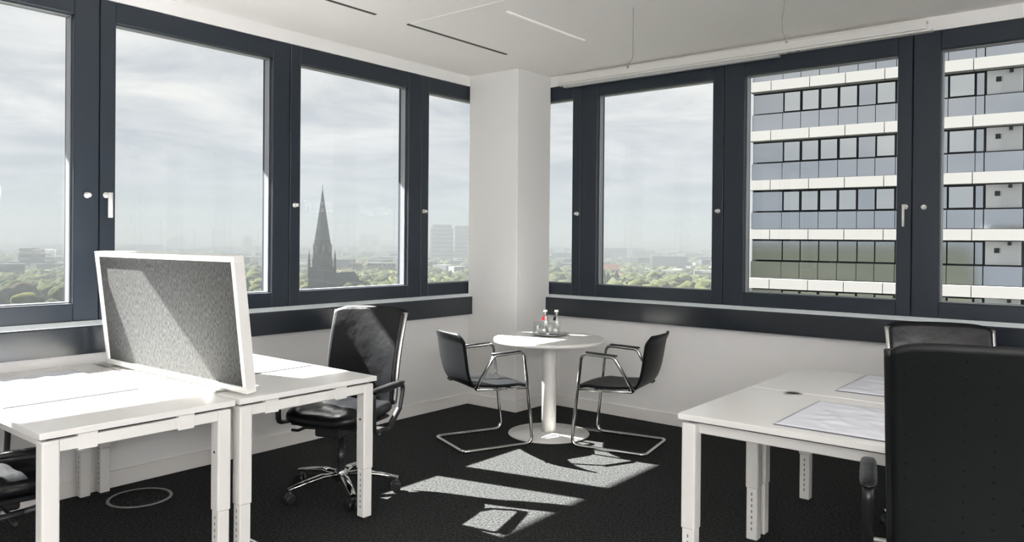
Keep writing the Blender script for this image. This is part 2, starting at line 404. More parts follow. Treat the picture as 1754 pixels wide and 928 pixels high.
# ------------------------------------------------------------------ desks
def desk(label, x0, x1, y0, y1, group, H=0.74, grommet=None):
    cx, cy = (x0 + x1) / 2, (y0 + y1) / 2; hx, hy = (x1 - x0) / 2, (y1 - y0) / 2
    t = thing('desk', label, 'desk', (cx, cy, 0), 0, group)
    top = obj('desktop', box(bm_new(), (-hx, -hy, H - 0.025), (hx, hy, H), 0.0025, 2), 'desk', t)
    zr = H - 0.037
    L = 0.062
    for sx in (-1, 1):
        ex = sx * (hx - 0.012)
        obj('rail', box(bm_new(), (min(ex, ex - sx * 0.05), -hy + 0.012 + L, zr - 0.045), (max(ex, ex - sx * 0.05), hy - 0.012 - L, zr), 0.003), 'desk_edge', t)
        for q in (-0.28, 0.22):
            exo = ex + sx * 0.0015
            obj('spacer', box(bm_new(), (min(exo, ex - sx * 0.048), q * 2 * hy - 0.035, zr - 0.052), (max(exo, ex - sx * 0.048), q * 2 * hy + 0.035, H - 0.0255), 0.002), 'desk_edge', t)
        for sy in (-1, 1):
            lx, ly = sx * (hx - 0.012 - L / 2), sy * (hy - 0.012 - L / 2)
            h = L / 2
            leg = obj('leg', box(bm_new(), (lx - h, ly - h, 0.262), (lx + h, ly + h, zr), 0.007, 2), 'desk_edge', t)
            h2 = L / 2 - 0.004
            ft = obj('foot_tube', box(bm_new(), (lx - h2, ly - h2, 0.014), (lx + h2, ly + h2, 0.263), 0.005, 2), 'desk_edge', leg)
            obj('glide', box(bm_new(), (lx - 0.022, ly - 0.022, 0.001), (lx + 0.022, ly + 0.022, 0.0145)), 'rubber', leg)
            b = bm_new()
            tube(b, [(lx, ly + sy * -h, 0.52), (lx, ly - sy * (h + 0.0015), 0.52)], 0.006, 10)
            obj('screw', b, 'black', leg)
            b = bm_new()
            fx = lx + h2
            for k in range(7): box(b, (lx - 0.003, ly - h2 - 0.0006, 0.06 + 0.028 * k), (lx + 0.003, ly - h2 + 0.001, 0.074 + 0.028 * k))
            obj('height_marks', b, 'pad', leg)
    for sy in (-1, 1):
        yy = sy * (hy - 0.07)
        obj('beam', box(bm_new(), (-hx + 0.062, yy - 0.02, zr - 0.045), (hx - 0.062, yy + 0.02, zr), 0.003), 'desk_edge', t)
    obj('gap_shade', box(bm_new(), (-hx + 0.035, -hy + 0.035, zr + 0.0005), (hx - 0.035, hy - 0.035, H - 0.0255)), 'black', t)  # dark filler standing in for the shade in the gap under the top
    if grommet:
        gx, gy = grommet[0] - cx, grommet[1] - cy
        g = obj('cable_grommet', lathe(bm_new(), [(0.028, H - 0.003), (0.043, H + 0.0005), (0.043, H + 0.004), (0.037, H + 0.006), (0.030, H + 0.004), (0.028, H - 0.003)], 28, (gx, gy, 0)), 'steel', t)
        obj('grommet_hole', lathe(bm_new(), [(0, H + 0.001), (0.031, H + 0.001), (0.031, H + 0.003), (0, H + 0.003)], 24, (gx, gy, 0)), 'dark', g)
    return t
desk('white desk with sunlit top, on the left in front of the grey felt screen', 0.035, 1.535, -4.425, -3.652, 'white office desks')
desk('white desk behind the grey felt screen with leather chair', 0.035, 1.535, -3.634, -2.845, 'white office desks')
desk('white desk on the right, nearest to the camera, with cable grommet', 3.118, 4.70, -2.592, -1.822, 'white office desks', grommet=(3.345, -1.868))
desk('white desk on the right, nearest to the window wall', 3.118, 4.70, -1.808, -1.060, 'white office desks')

# felt screen between the left desks, leaning towards the near desk
scr = thing('desk_screen', 'grey felt desk divider in a white frame, leaning between two desks', 'divider', (0, -3.59, 0.752), 0)
scr.rotation_euler = (R(6.5), 0, R(1.5))
X0, X1, TH, ZH = 0.165, 1.50, 0.052, 0.625
fw = 0.028
b = bm_new()
box(b, (X0, -TH / 2, 0), (X1, TH / 2, fw), 0.002); box(b, (X0, -TH / 2, ZH - fw), (X1, TH / 2, ZH), 0.002)
box(b, (X0, -TH / 2, fw), (X0 + fw, TH / 2, ZH - fw), 0.002); box(b, (X1 - fw, -TH / 2, fw), (X1, TH / 2, ZH - fw), 0.002)
obj('frame', b, 'desk_edge', scr)
obj('felt_panel', box(bm_new(), (X0 + fw, -TH / 2 + 0.010, fw), (X1 - fw, TH / 2 - 0.010, ZH - fw)), 'felt', scr)
for fx in (0.20, 1.28):
    b = bm_new(); box(b, (fx - 0.05, -0.075, -0.011), (fx + 0.05, 0.075, -0.002), 0.003)
    o = obj('clamp_foot', b, 'steel', scr); o.rotation_euler = (R(-6.5), 0, 0)

# desk pads under crumpled clear film
def pad(label, x0, x1, y0, y1, z, seed, wr=0.006):
    t = thing('desk_pad', label, 'desk pad', ((x0 + x1) / 2, (y0 + y1) / 2, z), 0, 'film-wrapped desk pads')
    hx, hy = (x1 - x0) / 2, (y1 - y0) / 2
    obj('pad', box(bm_new(), (-hx, -hy, 0.0005), (hx, hy, 0.0035), 0.001), 'pad', t)
    def fn(u, v):
        x, y = (u - 0.5) * 2 * hx * 0.992, (v - 0.5) * 2 * hy * 0.985
        e = min(1, 6 * min(u, 1 - u, v, 1 - v))
        n = noise.noise(Vector((x * 9 + seed, y * 14, seed * 1.7))) + 0.6 * abs(noise.noise(Vector((x * 26, y * 19 + seed, 2.3))))
        r = abs(noise.noise(Vector((x * 5 + y * 8, seed, x * 3))))
        return (x, y, 0.0065 + wr * max(0, n) * e + 0.004 * max(0, 0.12 - r) / 0.12 * e)
    b = shell(bm_new(), fn, 60, 44, 0.0022)
    obj('film', b, 'film', t)
    return t
pad('film-wrapped desk pad lying in sunlight on the left desk', 0.215, 0.985, -4.37, -3.81, 0.74, 1.3, 0.007)
pad('film-wrapped desk pad behind the felt screen', 0.30, 1.03, -3.32, -2.87, 0.74, 5.1)
pad('film-wrapped desk pad on the right, nearest to the camera', 3.495, 4.25, -2.53, -1.975, 0.74, 9.4, 0.005)
pad('film-wrapped desk pad on the right, nearest to the window', 3.475, 4.23, -1.66, -1.11, 0.74, 12.7, 0.005)

# ------------------------------------------------------------------ round table with tray, bottles, glasses
TX, TY = 1.185, -0.855
t = thing('round_table', 'round white pedestal table by the corner pillar', 'table', (TX, TY, 0))
obj('table_top', lathe(bm_new(), [(0, 0.692), (0.405, 0.692), (0.418, 0.697), (0.42, 0.705), (0.42, 0.714), (0.416, 0.7195), (0.40, 0.72), (0, 0.72)], 96), 'desk', t)
obj('pedestal', lathe(bm_new(), [(0, 0.022), (0.054, 0.022), (0.054, 0.60), (0.054, 0.6915), (0, 0.6915)], 40), 'desk_edge', t)
obj('base_plate', lathe(bm_new(), [(0, 0.001), (0.30, 0.001), (0.305, 0.006), (0.302, 0.012), (0.10, 0.022), (0, 0.022)], 80), 'desk', t)
tr = obj('serving_tray', lathe(bm_new(), [(0, 0.7205), (0.115, 0.7205), (0.138, 0.731), (0.142, 0.732), (0.141, 0.735), (0.134, 0.7335), (0.112, 0.7245), (0, 0.7245)], 48, (0, 0, 0)), 'steel', None, (1.08, -0.705, 0))
tag(tr, 'round silver tray with bottles on the white table', 'tray')
def bottle(label, x, y, m_label):
    t = thing('water_bottle', label, 'bottle', (x, y, 0.7248), 0, 'water bottles on the tray')
    k = 0.9
    pr = [(0, 0.003), (0.024, 0.0), (0.030, 0.006), (0.031, 0.02), (0.031, 0.085), (0.027, 0.115), (0.018, 0.145), (0.0135, 0.165), (0.0135, 0.178)]
    obj('glass_body', lathe(bm_new(), pr + [(0.0115, 0.178), (0.0115, 0.166), (0.016, 0.144), (0.025, 0.114), (0.029, 0.085), (0.029, 0.02), (0.026, 0.008), (0, 0.008)], 24), 'glass', t)
    obj('screw_cap', lathe(bm_new(), [(0, 0.192), (0.0145, 0.191), (0.0155, 0.188), (0.0155, 0.1745), (0.0141, 0.1745), (0.0141, 0.1785), (0, 0.1785)], 20), 'blind', t)
    def fn(u, v):
        a = -PI * 0.5 - 0.6 + 0.55 + (u - 0.5) * 1.1
        z = 0.112 + 0.030 * v; r = 0.0285 - 0.010 * (v)
        return ((r + 0.0012) * math.cos(a), (r + 0.0012) * math.sin(a), z)
    obj('label', shell(bm_new(), fn, 8, 4, 0.0008), m_label, t)
    return t
bottle('clear water bottle with a red mark on its label', 1.055, -0.735, 'red')
bottle('clear water bottle with a black mark on its label', 1.128, -0.690, 'black')
def tumbler(label, x, y):
    o = obj('drinking_glass', lathe(bm_new(), [(0.034, 0.0), (0.0325, 0.05), (0.030, 0.094), (0.026, 0.097), (0, 0.097), (0, 0.090), (0.0275, 0.090), (0.0305, 0.05), (0.0322, 0.0), (0.034, 0.0)], 28), 'glass', None, (x, y, 0.7248))
    return tag(o, label, 'glass', 'upturned glasses on the tray')
tumbler('upturned drinking glass left of the bottles on the tray', 0.985, -0.745)
tumbler('upturned drinking glass in front of the bottles on the tray', 1.118, -0.768)

# ------------------------------------------------------------------ cantilever visitor chairs
def visitor_chair(label, loc, rz, red=False):
    t = thing('visitor_chair', label, 'chair', (loc[0], loc[1], 0), rz, 'cantilever chairs at the round table')
    W = 0.238
    half = [(-W + 0.01, -0.175, 0.425), (-W, -0.035, 0.652), (-W, 0.205, 0.662), (-W, 0.278, 0.0125), (-W, -0.262, 0.0125)]
    other = [(-x, y, z) for x, y, z in reversed(half)]
    path = fillet(half + other, [0, 0.045, 0.045, 0.06, 0.045, 0.045, 0.06, 0.045, 0.045, 0], 6)
    obj('tube_frame', tube(bm_new(), path, 0.0118, 12), 'chrome', t)
    for s in (-1, 1):
        obj('armrest', tube(bm_new(), [(s * W, 0.17, 0.6735), (s * W, 0.07, 0.669), (s * W, -0.055, 0.664)], [0.0125, 0.0135, 0.0125], 10, sx=1.25, sy=0.55), 'black', t)
        obj('seat_rail', tube(bm_new(), [(s * (W - 0.012), 0.235, 0.405), (s * (W - 0.03), 0.0, 0.412), (s * (W - 0.012), -0.17, 0.425)], 0.009, 10), 'chrome', t)
    for yy, zz in ((0.12, 0.408), (-0.12, 0.418)):
        obj('cross_bar', tube(bm_new(), [(-W + 0.03, yy, zz), (W - 0.03, yy, zz)], 0.008, 8), 'chrome', t)
    def seat(u, v):
        s = (u - 0.5) * 2
        w = 0.218 * (1 - 0.10 * max(0, v - 0.75) / 0.25) * (1 - 0.04 * abs(v - 0.4))
        y = -0.165 + 0.455 * v - 0.03 * abs(s) ** 4 * v
        z = 0.448 - 0.012 * math.sin(v * PI) + 0.012 * s * s * (1 - v) - 0.035 * max(0, (v - 0.72) / 0.28) ** 2
        return (s * w, y, z)
    obj('seat', shell(bm_new(), seat, 20, 20, 0.018), 'shell', t)
    def back(u, v):
        s = (u - 0.5) * 2
        w = 0.205 + 0.022 * math.sin(min(1, v * 1.2) * PI * 0.6)
        w *= (1 - 0.22 * max(0, (v - 0.84) / 0.16) ** 2.5)
        y = -0.165 - 0.055 * (1 - math.exp(-v * 7)) - 0.085 * v + 0.035 * s * s * (0.4 + v) - 0.02 * max(0, v - 0.85) / 0.15
        z = 0.432 + 0.375 * v + 0.01 * (1 - s * s)
        return (s * w, y, z)
    obj('backrest', shell(bm_new(), back, 20, 24, 0.012, flip=True), 'shell', t)
    if red:
        obj('tag', box(bm_new(), (W - 0.035, -0.115, 0.402), (W - 0.004, -0.045, 0.432), 0.003), 'red', t)
    return t
visitor_chair('black cantilever chair left of the round table, seat in sunlight', (0.955, -1.345), math.atan2(0.49, 0.2) - PI / 2)
visitor_chair('black cantilever chair right of the round table with a red tag', (1.745, -0.752), math.atan2(-0.1, -0.52) - PI / 2, red=True)

# ------------------------------------------------------------------ leather office chairs
def office_chair(label, loc, rz, lift=0.0, base_rot=0.0, studs=False, back_w=0.235, recline=0.0, shell_m='rear_shell', H=0.545, trim='steel'):
    t = thing('office_chair', label, 'chair', (loc[0], loc[1], 0), rz, 'black leather swivel chairs')
    # star base
    hub = obj('base_hub', lathe(bm_new(), [(0, 0.075), (0.036, 0.075), (0.040, 0.10), (0.034, 0.135), (0.027, 0.14), (0, 0.14)], 24), 'chrome', t)
    for k in range(5):
        a = base_rot + k * 2 * PI / 5
        ca, sa = math.cos(a), math.sin(a)
        leg = obj('base_leg', tube(bm_new(), [(0.03 * ca, 0.03 * sa, 0.108), (0.12 * ca, 0.12 * sa, 0.116), (0.22 * ca, 0.22 * sa, 0.102), (0.325 * ca, 0.325 * sa, 0.082)], [0.024, 0.023, 0.020, 0.015], 10, sx=1.1, sy=0.62), 'chrome', t)
        b = bm_new()
        px, py = 0.312 * ca, 0.312 * sa
        for s in (-1, 1):
            c0 = Vector((px - sa * s * 0.006, py + ca * s * 0.006, 0.030)); c1 = Vector((px - sa * s * 0.026, py + ca * s * 0.026, 0.030))
            tube(b, [c0, c0.lerp(c1, 0.15), c0.lerp(c1, 0.85), c1], [0.022, 0.029, 0.029, 0.022], 18)
        tube(b, [(px, py, 0.03), (px, py, 0.078)], 0.010, 10)
        obj('caster', b, 'black', leg)
    obj('gas_lift', lathe(bm_new(), [(0, 0.1395), (0.026, 0.14), (0.026, 0.26), (0.018, 0.262), (0.018, 0.36 + lift), (0, 0.36 + lift)], 20), 'black', t)
    zs = lift
    mech = obj('tilt_mechanism', box(bm_new(), (-0.085, -0.13, 0.345 + zs), (0.085, 0.14, 0.415 + zs), 0.012, 2), 'black', t)
    b = bm_new(); tube(b, fillet([(0.08, 0.06, 0.375 + zs), (0.19, 0.075, 0.372 + zs), (0.235, 0.08, 0.352 + zs), (0.275, 0.082, 0.352 + zs)], 0.015), 0.0085, 8)
    obj('lever', b, 'black', mech)
    b = bm_new(); tube(b, fillet([(-0.08, -0.02, 0.37 + zs), (-0.20, -0.02, 0.366 + zs), (-0.245, -0.01, 0.356 + zs)], 0.015), 0.007, 8)
    obj('lever', b, 'steel', mech)
    # seat
    def sf(p):
        q = p.copy(); v = p.y / 0.245
        q.z += -0.030 * max(0, v - 0.35) ** 1.6 + 0.012 * (p.x / 0.25) ** 2 + 0.004 * math.sin(p.x * 38 + p.y * 9)
        q.x *= 1 - 0.06 * max(0, v)
        return q
    obj('seat', cushion(bm_new(), 0.25, 0.248, 0.048, (0, 0.02, 0.468 + zs), 0.42, 44, 18, sf), 'leather', t)
    obj('seat_pan', box(bm_new(), (-0.21, -0.19, 0.410 + zs), (0.21, 0.19, 0.428 + zs), 0.008), 'black', t)
    # back
    def bf(u, v):
        s = (u - 0.5) * 2; a = abs(s)
        w = back_w * (0.94 + 0.06 * v)
        y = -0.205 - (0.125 + recline) * v + 0.035 * math.sin(v * PI * 0.9) * 0.7 + 0.028 * s * s
        z = 0.485 + zs + H * v - 0.020 * a ** 8 * v ** 6 + 0.006 * (1 - s * s) * v
        return (s * w, y, z)
    def th(u, v): return 0.048 * (0.55 + 0.45 * min(1, 6 * min(u, 1 - u, 1 - v + 0.03)))
    bk = obj('backrest', shell(bm_new(), bf, 26, 30, th, flip=True), 'leather', t)
    def rf(u, v):
        p = Vector(bf(u, v)); return (p.x * 1.015, p.y - 0.052, p.z + 0.004 * v)
    obj('back_cover', shell(bm_new(), rf, 26, 30, 0.010, flip=True), shell_m, t)
    for s in (0, 1):
        b = bm_new(); tube(b, [Vector(bf(s, v / 20)) + Vector(((s - 0.5) * 0.008, -0.026, 0)) for v in range(21)], 0.010, 8, sx=0.7, sy=1.6)
        obj('edge_trim', b, trim, bk)
    b = bm_new(); tube(b, fillet([(0, -0.10, 0.385 + zs), (0, -0.20, 0.39 + zs), (0, -0.238, 0.50 + zs), (0, -0.245, 0.56 + zs)], 0.05), 0.026, 10, sx=1.2, sy=0.4)
    obj('back_support', b, 'black', t)
    # arm loops
    for s in (-1, 1):
        x = s * 0.305
        loop = [(x, 0.10, 0.402 + zs), (x, 0.165, 0.41 + zs), (x, 0.175, 0.612 + zs), (x, -0.17, 0.620 + zs), (x, -0.12, 0.48 + zs), (x, 0.0, 0.395 + zs), (x, 0.10, 0.402 + zs)]
        arm = obj('arm_loop', tube(bm_new(), fillet(loop, 0.035, 5), 0.0155, 10, sx=1.15, sy=0.8), 'black', t)
        obj('arm_pad', cushion(bm_new(), 0.026, 0.175, 0.0125, (x, 0.005, 0.630 + zs), 0.5, 20, 8), 'leather', arm)
        obj('arm_bracket', tube(bm_new(), [(s * 0.17, 0.04, 0.402 + zs), (x, 0.04, 0.400 + zs)], 0.012, 8), 'steel', arm)
    if studs:
        b = lathe(bm_new(), [(0, 0.0022), (0.0026, 0.0015), (0.0038, 0)], 10); sm = None
        for i in range(13):
            for j in range(7):
                u = 0.07 + 0.86 * (j / 6); v = 0.93 - 0.072 * i - (0.036 if j % 2 else 0)
                if v < 0.03: continue
                p = Vector(rf(u, v)) + Vector((0, -0.0103, 0))
                if sm is None: o = obj('stud', b, 'stud', t); sm = o.data
                else: o = obj('stud', None, None, t, data=sm)
                o.location = p; o.rotation_euler = (R(90 - 8), 0, 0)
    return t
office_chair('black leather swivel chair with chrome base behind the felt screen desk', (1.075, -2.71), math.atan2(-0.95, 0.33) - PI / 2, base_rot=R(62))
office_chair('black swivel chair cut off by the left edge, at the sunlit desk', (1.0, -4.47), R(-6), base_rot=R(25))
office_chair('large black swivel chair seen from behind with dotted back, nearest the camera', (4.225, -2.80), R(14), lift=0.09, base_rot=R(40), studs=True, back_w=0.25, H=0.60, trim='black')
office_chair('black swivel chair between the far right desk and the window', (3.88, -1.08), PI + R(22), lift=-0.02, base_rot=R(10), back_w=0.25)

# ------------------------------------------------------------------ small fixtures
fb = thing('floor_outlet', 'round floor outlet with metal rim in the carpet under the left desk', 'floor outlet', (0.303, -3.49, 0))
obj('rim', lathe(bm_new(), [(0.150, 0.0008), (0.168, 0.0008), (0.166, 0.005), (0.153, 0.005), (0.150, 0.0008)], 56), 'ring', fb)
obj('lid', lathe(bm_new(), [(0, 0.0008), (0.1495, 0.0008), (0.1495, 0.003), (0, 0.003)], 48), 'carpet', fb)

bl = thing('blind_cassette', 'white blind cassette along the top of the right windows', 'blind', (0, 0, 0))
obj('fascia', box(bm_new(), (0.68, -0.068, 2.815), (3.545, -0.058, 2.873), 0.002), 'blind', bl)
obj('top_plate', box(bm_new(), (0.68, -0.0578, 2.863), (3.545, -0.0006, 2.872)), 'blind', bl)
obj('bottom_lip', box(bm_new(), (0.66, -0.060, 2.800), (3.575, -0.0006, 2.8145), 0.002), 'blind', bl)
obj('slat_stack', box(bm_new(), (0.72, -0.055, 2.779), (2.60, -0.012, 2.7995), 0.002), 'blind_grey', bl)
for px_ in (2.66, 2.72):
    obj('clip', box(bm_new(), (px_, -0.062, 2.792), (px_ + 0.03, -0.052, 2.7998)), 'cable', bl)
for i, (p, lab) in enumerate([([(2.186, -1.383, 2.8835), (2.186, -1.383, 2.60), (2.184, -1.383, 2.57), (2.15, -1.383, 2.535)], 'thin loose wire hanging from the ceiling near the pillar'),
                              ([(3.112, -1.38, 2.8835), (3.118, -1.38, 2.77), (3.102, -1.38, 2.66), (3.106, -1.38, 2.575), (3.126, -1.38, 2.54)], 'dark loose cable hanging from the ceiling above the right windows')]):
    b = bm_new(); tube(b, fillet(p, 0.05, 5), 0.0022 if i == 0 else 0.004, 8)
    cb = thing('hanging_cable', lab, 'cable', tuple(p[0]))
    w = obj('wire', b, 'cable', cb); w.location = -Vector(p[0])
    obj('plug', lathe(bm_new(), [(0, -0.018), (0.006, -0.018), (0.006, 0.004), (0, 0.004)], 10, tuple(Vector(p[-1]) - Vector(p[0]))), 'cable', cb)

# glowing strip for the reflected sun streak; added fill tubes out of view
def emis(name, col, st):
    m = bpy.data.materials.new(name); m.use_nodes = True; t = m.node_tree; b = t.nodes['Principled BSDF']
    b.inputs['Base Color'].default_value = (0.8, 0.8, 0.8, 1); b.inputs['Emission Color'].default_value = (*col, 1); b.inputs['Emission Strength'].default_value = st
    return m
M['sun_streak_glow'] = emis('sun_streak_emission', (1.0, 0.97, 0.92), 0.22)  # glow imitates reflected sun on the ceiling, not a lamp
M['fill_tube_glow'] = emis('fill_tube', (1.0, 0.985, 0.975), 24.0)
ls = obj('sun_streak', box(bm_new(), (1.492, -1.77, ZC - 0.014), (1.515, -0.90, ZC - 0.0085), 0.002), 'sun_streak_glow'); tag(ls, 'pale glowing strip standing in for reflected sun on the ceiling panel above the round table', 'ceiling sun streak')
fill0 = thing('fill_lamp', 'added unseen fill tube, nearest the viewer in the rear row', 'lamp', (4.9, -6.8, 2.0), 0, 'added fill tubes behind the viewer')  # unseen tubes added to brighten the room from behind the view
obj('fill_tube', tube(bm_new(), [(-0.62, 0, 0), (0.62, 0, 0)], 0.10, 20), 'fill_tube_glow', fill0)
for s_ in (-1, 1):
    obj('fill_tube_cap', tube(bm_new(), [(s_ * 0.6205, 0, 0), (s_ * 0.645, 0, 0)], 0.102, 20), 'blind', fill0)
    obj('fill_tube_wire', tube(bm_new(), [(s_ * 0.5, 0, 0.101), (s_ * 0.5, 0, 0.899)], 0.0015, 6), 'cable', fill0)
for i in range(1, 4):
    dup(fill0, (4.9, -6.8 - 0.52 * i, 2.0), 0, 'added unseen fill tube, %s from the viewer in the rear row' % ('second', 'third', 'fourth')[i - 1], 'added fill tubes behind the viewer')
for i in range(4):
    dup(fill0, (6.2 + 0.3 * (i % 2), -2.75 - 1.36 * i, 2.0), PI / 2, 'added unseen fill tube along the side wall, %s from the windows' % ('first', 'second', 'third', 'fourth')[i], 'added fill tubes behind the viewer')

# ------------------------------------------------------------------ the world outside
GZ = -50.0
CAMX, CAMY = 4.58, -5.49
def bearing(px): return R(39.09) - math.atan((px - 877.0) / 1309.7)       # angle left of +y
def polar(az, d): return Vector((CAMX - math.sin(az) * d, CAMY + math.cos(az) * d, 0))

def omat(name, col, rough=0.8, **k): return mat(name, tuple(c * 2.6 for c in col), rough, spec=0.0, **k)
M['ground'] = omat('city_ground', (0.0100, 0.0106, 0.0085), 0.9, vary=(0.012, 0.45))
M['leaf'] = omat('foliage', (0.0125, 0.0140, 0.0075), 0.9, vary=(0.06, 0.4), bump=(0.5, 0.8, 0.6))
M['leaf_yellow'] = omat('yellow_green_foliage', (0.0175, 0.0188, 0.0075), 0.9, vary=(0.06, 0.35), bump=(0.5, 0.8, 0.6))
M['leaf_brown'] = omat('copper_foliage', (0.0125, 0.0092, 0.0078), 0.9, vary=(0.06, 0.35), bump=(0.5, 0.8, 0.6))
M['o_white'] = omat('pale_render', (0.0510, 0.0510, 0.0501), 0.7)
M['o_cream'] = omat('cream_render', (0.0408, 0.0374, 0.0323), 0.7)
M['o_grey'] = omat('grey_concrete', (0.0213, 0.0218, 0.0229), 0.7)
M['o_blue'] = omat('blue_grey_cladding', (0.0153, 0.0187, 0.0238), 0.5)
M['o_brick'] = omat('red_brick', (0.0204, 0.0133, 0.0116), 0.8)
M['o_roof'] = omat('red_tile_roof', (0.0289, 0.0127, 0.0102), 0.8)
M['o_slate'] = omat('slate_roof', (0.0105, 0.0112, 0.0133), 0.7)
M['o_dark'] = omat('dark_window', (0.0030, 0.0036, 0.0044), 0.3)
M['o_stone'] = omat('dark_sandstone', (0.0085, 0.0080, 0.0086), 0.8, vary=(0.3, 0.35))
M['t_band'] = omat('white_facade_panel', (0.092, 0.092, 0.090), 0.55)
M['t_core'] = omat('dark_facade_frame', (0.011, 0.012, 0.013), 0.5)
M['t_rib'] = omat('ribbed_white_panel', (0.30, 0.30, 0.30), 0.6)
def tglass(name, tint, refl):
    m = mat(name, tint, 0.06, metal=0.0, spec=0.5)
    b = m.node_tree.nodes['Principled BSDF']; b.inputs['Metallic'].default_value = 1.0; b.inputs['Base Color'].default_value = (*refl, 1)
    return m
M['t_glass'] = tglass('facade_glass', (0.01,) * 3, (0.50, 0.52, 0.54))
M['t_blind'] = tglass('facade_glass_with_blind', (0.01,) * 3, (0.64, 0.65, 0.645))
M['t_bal'] = tglass('facade_glass_balustrade', (0.01,) * 3, (0.52, 0.54, 0.565))

b = bm_new()
ring = [0, 300, 600, 1000, 1600, 2500, 4000, 7000, 12000, 20000, 32000]
prev = None
for r in ring:
    cur = [b.verts.new((CAMX - math.sin(a) * r, CAMY + math.cos(a) * r, GZ)) for a in [R(q) for q in range(-60, 181, 8)]]
    if prev:
        for i in range(len(cur) - 1): b.faces.new((prev[i], prev[i + 1], cur[i + 1], cur[i]))
    prev = cur
bmesh.ops.remove_doubles(b, verts=b.verts, dist=0.01)
bmesh.ops.recalc_face_normals(b, faces=b.faces)
gr = obj('ground', b, 'ground'); gr['kind'] = 'structure'

# unseen block, added to keep the sun off the corner window and pillar
shade_block = thing('sun_shade_block', 'added grey block shading the corner window, unseen, left of the view', 'building', (-39.0, -10.7, GZ), math.atan2(0.30, 1.2))
obj('body', box(bm_new(), (-9, -0.05, 0), (9, 7.0, 90.0)), 'o_grey', shade_block)
for k in range(20):
    obj('shade_block_ledge', box(bm_new(), (9.001, -0.03, 4.0 * k + 6.0), (9.25, 6.9, 4.0 * k + 6.8)), 't_band', shade_block)

# tower opposite the right-hand windows
LT = Vector((-16.456, 47.003, 0))
tower = thing('office_tower', 'grey glass tower with white horizontal bands seen through the right windows', 'building', (LT.x, LT.y, GZ), math.atan2(0.0706, 0.9975))
TW, TD = 34.0, 22.0
FH = 3.42; Z0 = 12.62 - GZ
obj('body', box(bm_new(), (0.05, 0.45, 0), (TW, TD, Z0 + 5 * FH - 0.1)), 't_core', tower)
cols = [(0.05, 2.17), (2.17, 3.37), (3.37, 4.58), (4.58, 5.78), (5.78, 6.98), (6.98, 8.05), (8.05, 9.25), (9.25, 10.5), (10.5, 12.14), (12.14, 13.6), (13.6, 14.06)]
cols2 = [(16.1, 17.4), (17.4, 18.7), (18.7, 20.0)]
seams = [0.0, 1.5, 4.05, 6.3, 8.65, 10.9, 13.5, 16.2, 18.8, 21.4, 24.0, 26.6, 29.2, TW]
rnd = random.Random(4)
band_mesh = {}
for f in range(-5, 6):
    zt = Z0 - FH * f if False else Z0 + FH * (-f)
    for i in range(len(seams) - 1):
        key = i
        if key in band_mesh: obj('band_panel', None, None, tower, (0, 0, zt), data=band_mesh[key])
        else: band_mesh[key] = obj('band_panel', box(bm_new(), (seams[i] + 0.022, -0.35, -0.68), (seams[i + 1] - 0.022, 0.449, 0.0)), 't_band', tower, (0, 0, zt)).data
pm = {}
for f in range(-1, 5):
    zb = Z0 - FH * f - 0.68                # underside of a band
    for ci, (u0, u1) in enumerate(cols + cols2):
        has_blind = ci in (1, 2, 3, 4, 6, 9) and not (f == 3)  # columns whose upper panes have blinds, hence the lighter glass
        big = 0.09 if has_blind else 0.04
        for part, z0, z1, mm, dep in (('window_pane', -1.46, -0.10, 't_blind' if has_blind else 't_glass', 0.28 if has_blind else 0.36), ('balustrade_pane', -2.70, -1.55, 't_bal', 0.10)):
            key = (ci, part, mm)
            if key in pm: obj(part, None, None, tower, (0, 0, zb), data=pm[key])
            else:
                g = big if part == 'window_pane' else 0.02
                pm[key] = obj(part, box(bm_new(), (u0 + g, dep, z0 + g * 0.5), (u1 - g, dep + 0.05, z1 - g * 0.5)), mm, tower, (0, 0, zb)).data
    # ribbed white loggia
    if 'rib' in pm:
        obj('ribbed_panel', None, None, tower, (0, 0, zb), data=pm['rib']); obj('wall_lamp', None, None, tower, (0, 0, zb), data=pm['lamp'])
    else:
        b = box(bm_new(), (14.16, 0.35, -1.46), (15.98, 0.44, -0.06))
        for k in range(11): box(b, (14.9 + 0.095 * k, 0.30, -1.44), (14.935 + 0.095 * k, 0.36, -0.08))
        pm['rib'] = obj('ribbed_panel', b, 't_rib', tower, (0, 0, zb)).data
        b = box(bm_new(), (14.62, 0.33, -0.75), (14.95, 0.3495, -0.45)); box(b, (15.3, 0.2, -0.28), (15.5, 0.3245, -0.08))
        pm['lamp'] = obj('wall_lamp', b, 'o_grey', tower, (0, 0, zb)).data
    if 'lb' in pm: obj('balustrade_pane', None, None, tower, (0, 0, zb), data=pm['lb'])
    else: pm['lb'] = obj('balustrade_pane', box(bm_new(), (14.1, 0.10, -2.70), (16.05, 0.15, -1.55)), 't_bal', tower, (0, 0, zb)).data

# church with tall spire
CP = polar(bearing(552), 600)
ch = thing('church', 'dark church tower with a tall pointed spire above the trees', 'church', (CP.x, CP.y, GZ), R(15))
def ngon_loft(bm, rings, n=8, rot=0.0):
    prev = None
    for r, z in rings:
        cur = [bm.verts.new((r * math.cos(rot + 2 * PI * k / n), r * math.sin(rot + 2 * PI * k / n), z)) for k in range(n)]
        if prev:
            for k in range(n): bm.faces.new((prev[k], prev[(k + 1) % n], cur[(k + 1) % n], cur[k]))
        else: bm.faces.new(list(reversed(cur)))
        prev = cur
    bm.faces.new(prev); return bm
obj('tower', box(bm_new(), (-7.4, -7.4, 0), (7.4, 7.4, 30.0)), 'o_stone', ch)
obj('belfry', ngon_loft(bm_new(), [(8.0, 30), (7.3, 40), (6.7, 47)], 8, R(22.5)), 'o_stone', ch)
obj('spire', ngon_loft(bm_new(), [(6.6, 47), (5.2, 56), (3.3, 68), (1.5, 80), (0.25, 89), (0.12, 93)], 8, R(22.5)), 'o_stone', ch)
